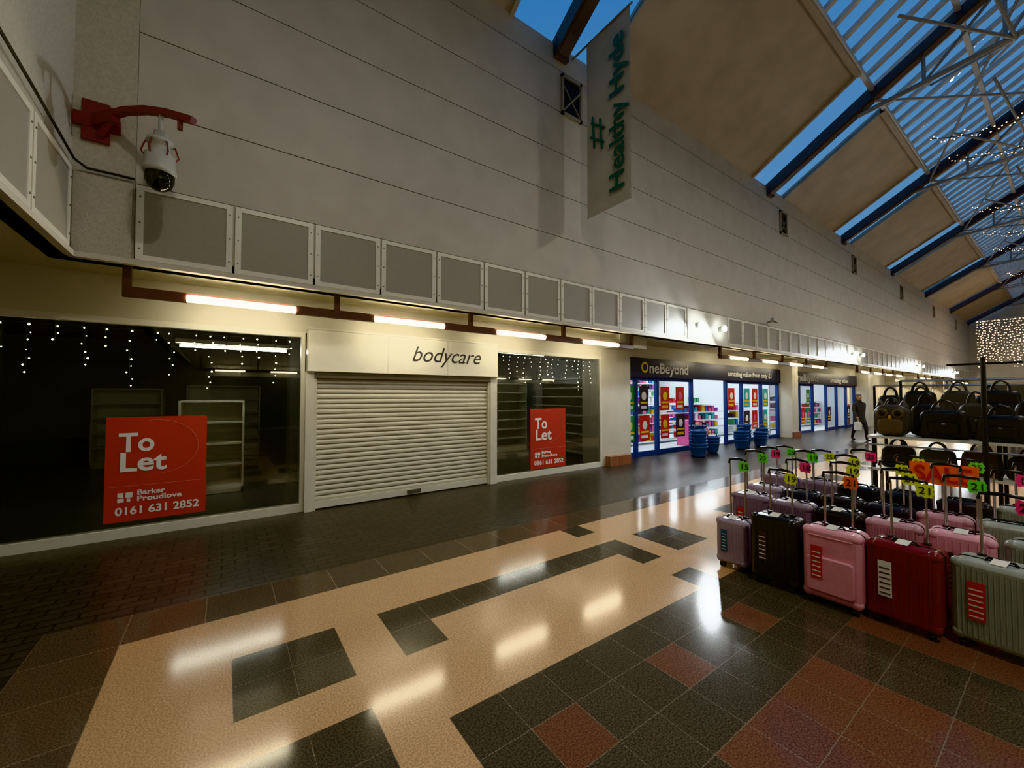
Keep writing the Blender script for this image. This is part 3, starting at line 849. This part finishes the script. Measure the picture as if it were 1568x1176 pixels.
b = MB(); b.T = Matrix.Translation((6.98, 1.38, 1.13))
b.rbox(0, 0, .20, .2, .34, .40, .12, .05, BAGC[3]); b.rbox(-.10, 0, .13, .08, .24, .2, .06, .03, BAGC[2])
for s in (-1, 1):
    b.ell((-.105, s*.075, .29), (.02, .065, .065), BAGC[2], 12, 8); b.ell((-.12, s*.075, .29), (.015, .035, .035), BLACK, 10, 6)
    b.lathe((0, s*.11, .37), [(.05, 0), (.03, .05), (0, .1)], BAGC[3], 8)
b.ell((-.125, 0, .24), (.015, .018, .03), M('beak', (.5, .3, .05), .5), 8, 6)
b.tube([(0, .04*math.cos(t), .40+.05*math.sin(t)) for t in [math.pi*k/8 for k in range(9)]], .008, BLACK, 6)
b.T = Matrix.Identity(4); b.build('owl_backpack')

# ------------------------------------------------------------------ people
def person(x, y, rot, coat, trou, hair, scale=1., bag=True, stride=.2):
    e = empty('pedestrian')
    J = [(0, 0, .95, .125), (0, 0, 1.12, .125), (0, -.01, 1.32, .15), (0, 0, 1.45, .075), (0, -.005, 1.53, .052), (0, -.02, 1.60, .082), (0, -.02, 1.68, .088), (0, -.01, 1.74, .05)]
    E = [(k, k+1) for k in range(7)]
    def chain(start, pts):
        prev = start
        for p in pts:
            J.append(p); E.append((prev, len(J)-1)); prev = len(J)-1
    for s in (-1, 1):
        st = stride*s
        chain(2, [(s*.17, 0, 1.40, .072), (s*.23, .03+st*.25, 1.14, .056), (s*.235, -.05+st*.5, .92, .040), (s*.235, -.07+st*.6, .86, .034)])
        chain(0, [(s*.095, 0, .88, .098), (s*.10, -st*.45-.03, .50, .068), (s*.10, -st*.7+.03, .12, .045), (s*.10, -st*.7+.02, .045, .042), (s*.11, -st*.7-.13, .035, .032)])
    me = bpy.data.meshes.new('tmp'); me.from_pydata([j[:3] for j in J], E, [])
    ob = bpy.data.objects.new('tmp', me); sc.collection.objects.link(ob)
    mo = ob.modifiers.new('s', 'SKIN'); me = ob.data
    sv = me.skin_vertices[0].data
    for k, j in enumerate(J): sv[k].radius = (j[3], j[3]*(.8 if k in (1, 2) else 1)); sv[k].use_root = (k == 0)
    mo.use_smooth_shade = True
    sb = ob.modifiers.new('u', 'SUBSURF'); sb.levels = 2; sb.render_levels = 2
    bpy.context.view_layer.update()
    dg = bpy.context.evaluated_depsgraph_get()
    nm = bpy.data.meshes.new_from_object(ob.evaluated_get(dg)); bpy.data.objects.remove(ob)
    nm.materials.clear()
    for m in (coat, trou, SKIN, BLACK): nm.materials.append(m)
    for p in nm.polygons:
        c = p.center; p.use_smooth = True
        if c.z > 1.50: p.material_index = 2
        elif c.z < .09: p.material_index = 3
        elif abs(c.x) > .19 and c.z < .92: p.material_index = 2
        elif c.z < .86: p.material_index = 1
        else: p.material_index = 0
    body = bpy.data.objects.new('body', nm); sc.collection.objects.link(body); body.parent = e
    b = MB()
    b.lathe((0, 0, 0), [(.19, .72), (.185, .80), (.165, .98), (.15, 1.1)], coat, 20)
    b.lathe((0, 0, 0), [(.10, 1.43), (.075, 1.50), (.085, 1.54)], coat, 16)
    b.ell((0, .02, 1.69), (.098, .105, .10), hair, 14, 10); b.ell((0, .07, 1.58), (.09, .055, .15), hair, 12, 8)
    b.ell((0, -.115, 1.645), (.012, .02, .022), SKIN, 8, 6)
    for s in (-1, 1):
        b.ell((s*.033, -.098, 1.668), (.012, .008, .007), WHITE, 8, 6); b.ell((s*.033, -.105, 1.668), (.005, .004, .005), BLACK, 6, 5)
        b.ell((s*.09, -.01, 1.65), (.012, .02, .03), SKIN, 8, 6)
        hx, hy, hzz = s*.235, -.07+stride*s*.6, .84
        b.ell((hx, hy, hzz), (.018, .036, .045), SKIN, 10, 8)
        for k in range(4):
            yy_ = hy-.027+.018*k; L = (.065, .075, .07, .055)[k]
            b.tube([(hx, yy_, hzz-.025), (hx-s*.004, yy_-.003, hzz-.03-L*.5), (hx-s*.02, yy_-.004, hzz-.03-L)], [.009, .008, .006], SKIN, 6)
        b.tube([(hx, hy-.03, hzz+.01), (hx-s*.01, hy-.052, hzz-.02), (hx-s*.012, hy-.055, hzz-.045)], [.010, .009, .007], SKIN, 6)
    b.tube([(-.022, -.103, 1.618), (0, -.108, 1.616), (.022, -.103, 1.618)], .004, GOODS[4], 5)
    if bag:
        hy = -.07-stride*.6
        b.rbox(-.25, hy, .56, .12, .28, .32, .05, .03, WHITE, taper=.15)
        b.tube([(-.25, hy-.06, .70), (-.24, hy-.01, .79), (-.25, hy+.06, .70)], .008, WHITE, 6)
    b.build('clothes_and_face', e)
    e.matrix_basis = Matrix.Translation((x, y, 0)) @ Matrix.Rotation(rot, 4, 'Z') @ Matrix.Scale(scale, 4)
COAT = M('coat_charcoal', (.075, .075, .08), .8); COAT2 = M('coat_brown', (.12, .06, .04), .8)
TR = M('trousers_dark', (.06, .06, .07), .8); TR2 = M('trousers_grey', (.10, .10, .11), .8)
HG = M('hair_grey', (.18, .16, .14), .7)
person(18.9, 4.62, -.75, COAT, TR, HG, .95, True, .34)
person(23.5, 2.2, -1.4, COAT2, TR2, HAIRM, 1.0, False, .15)
person(27.0, 1.5, 1.6, COAT, TR, HAIRM, 1.03, False, .2)

# ------------------------------------------------------------------ world & camera
w = bpy.data.worlds.new('dusk'); sc.world = w; w.use_nodes = True
nt = w.node_tree; bg = nt.nodes['Background']
tc = nt.nodes.new('ShaderNodeTexCoord'); sp = nt.nodes.new('ShaderNodeSeparateXYZ'); rp = nt.nodes.new('ShaderNodeValToRGB')
nt.links.new(tc.outputs['Generated'], sp.inputs[0]); nt.links.new(sp.outputs['Z'], rp.inputs['Fac'])
rp.color_ramp.elements[0].color = (.22, .44, .72, 1); rp.color_ramp.elements[0].position = .15
rp.color_ramp.elements[1].color = (.055, .24, .58, 1); rp.color_ramp.elements[1].position = .85
nt.links.new(rp.outputs['Color'], bg.inputs['Color']); bg.inputs['Strength'].default_value = .82

cam = bpy.data.cameras.new('camera'); co = bpy.data.objects.new('camera', cam); sc.collection.objects.link(co)
cam.sensor_width = 36; cam.lens = 616/1568*36; cam.clip_start = .05; cam.clip_end = 300
co.location = (0, 0, 1.65); co.rotation_euler = (math.radians(91.6), 0, math.radians(-35.5))
sc.camera = co
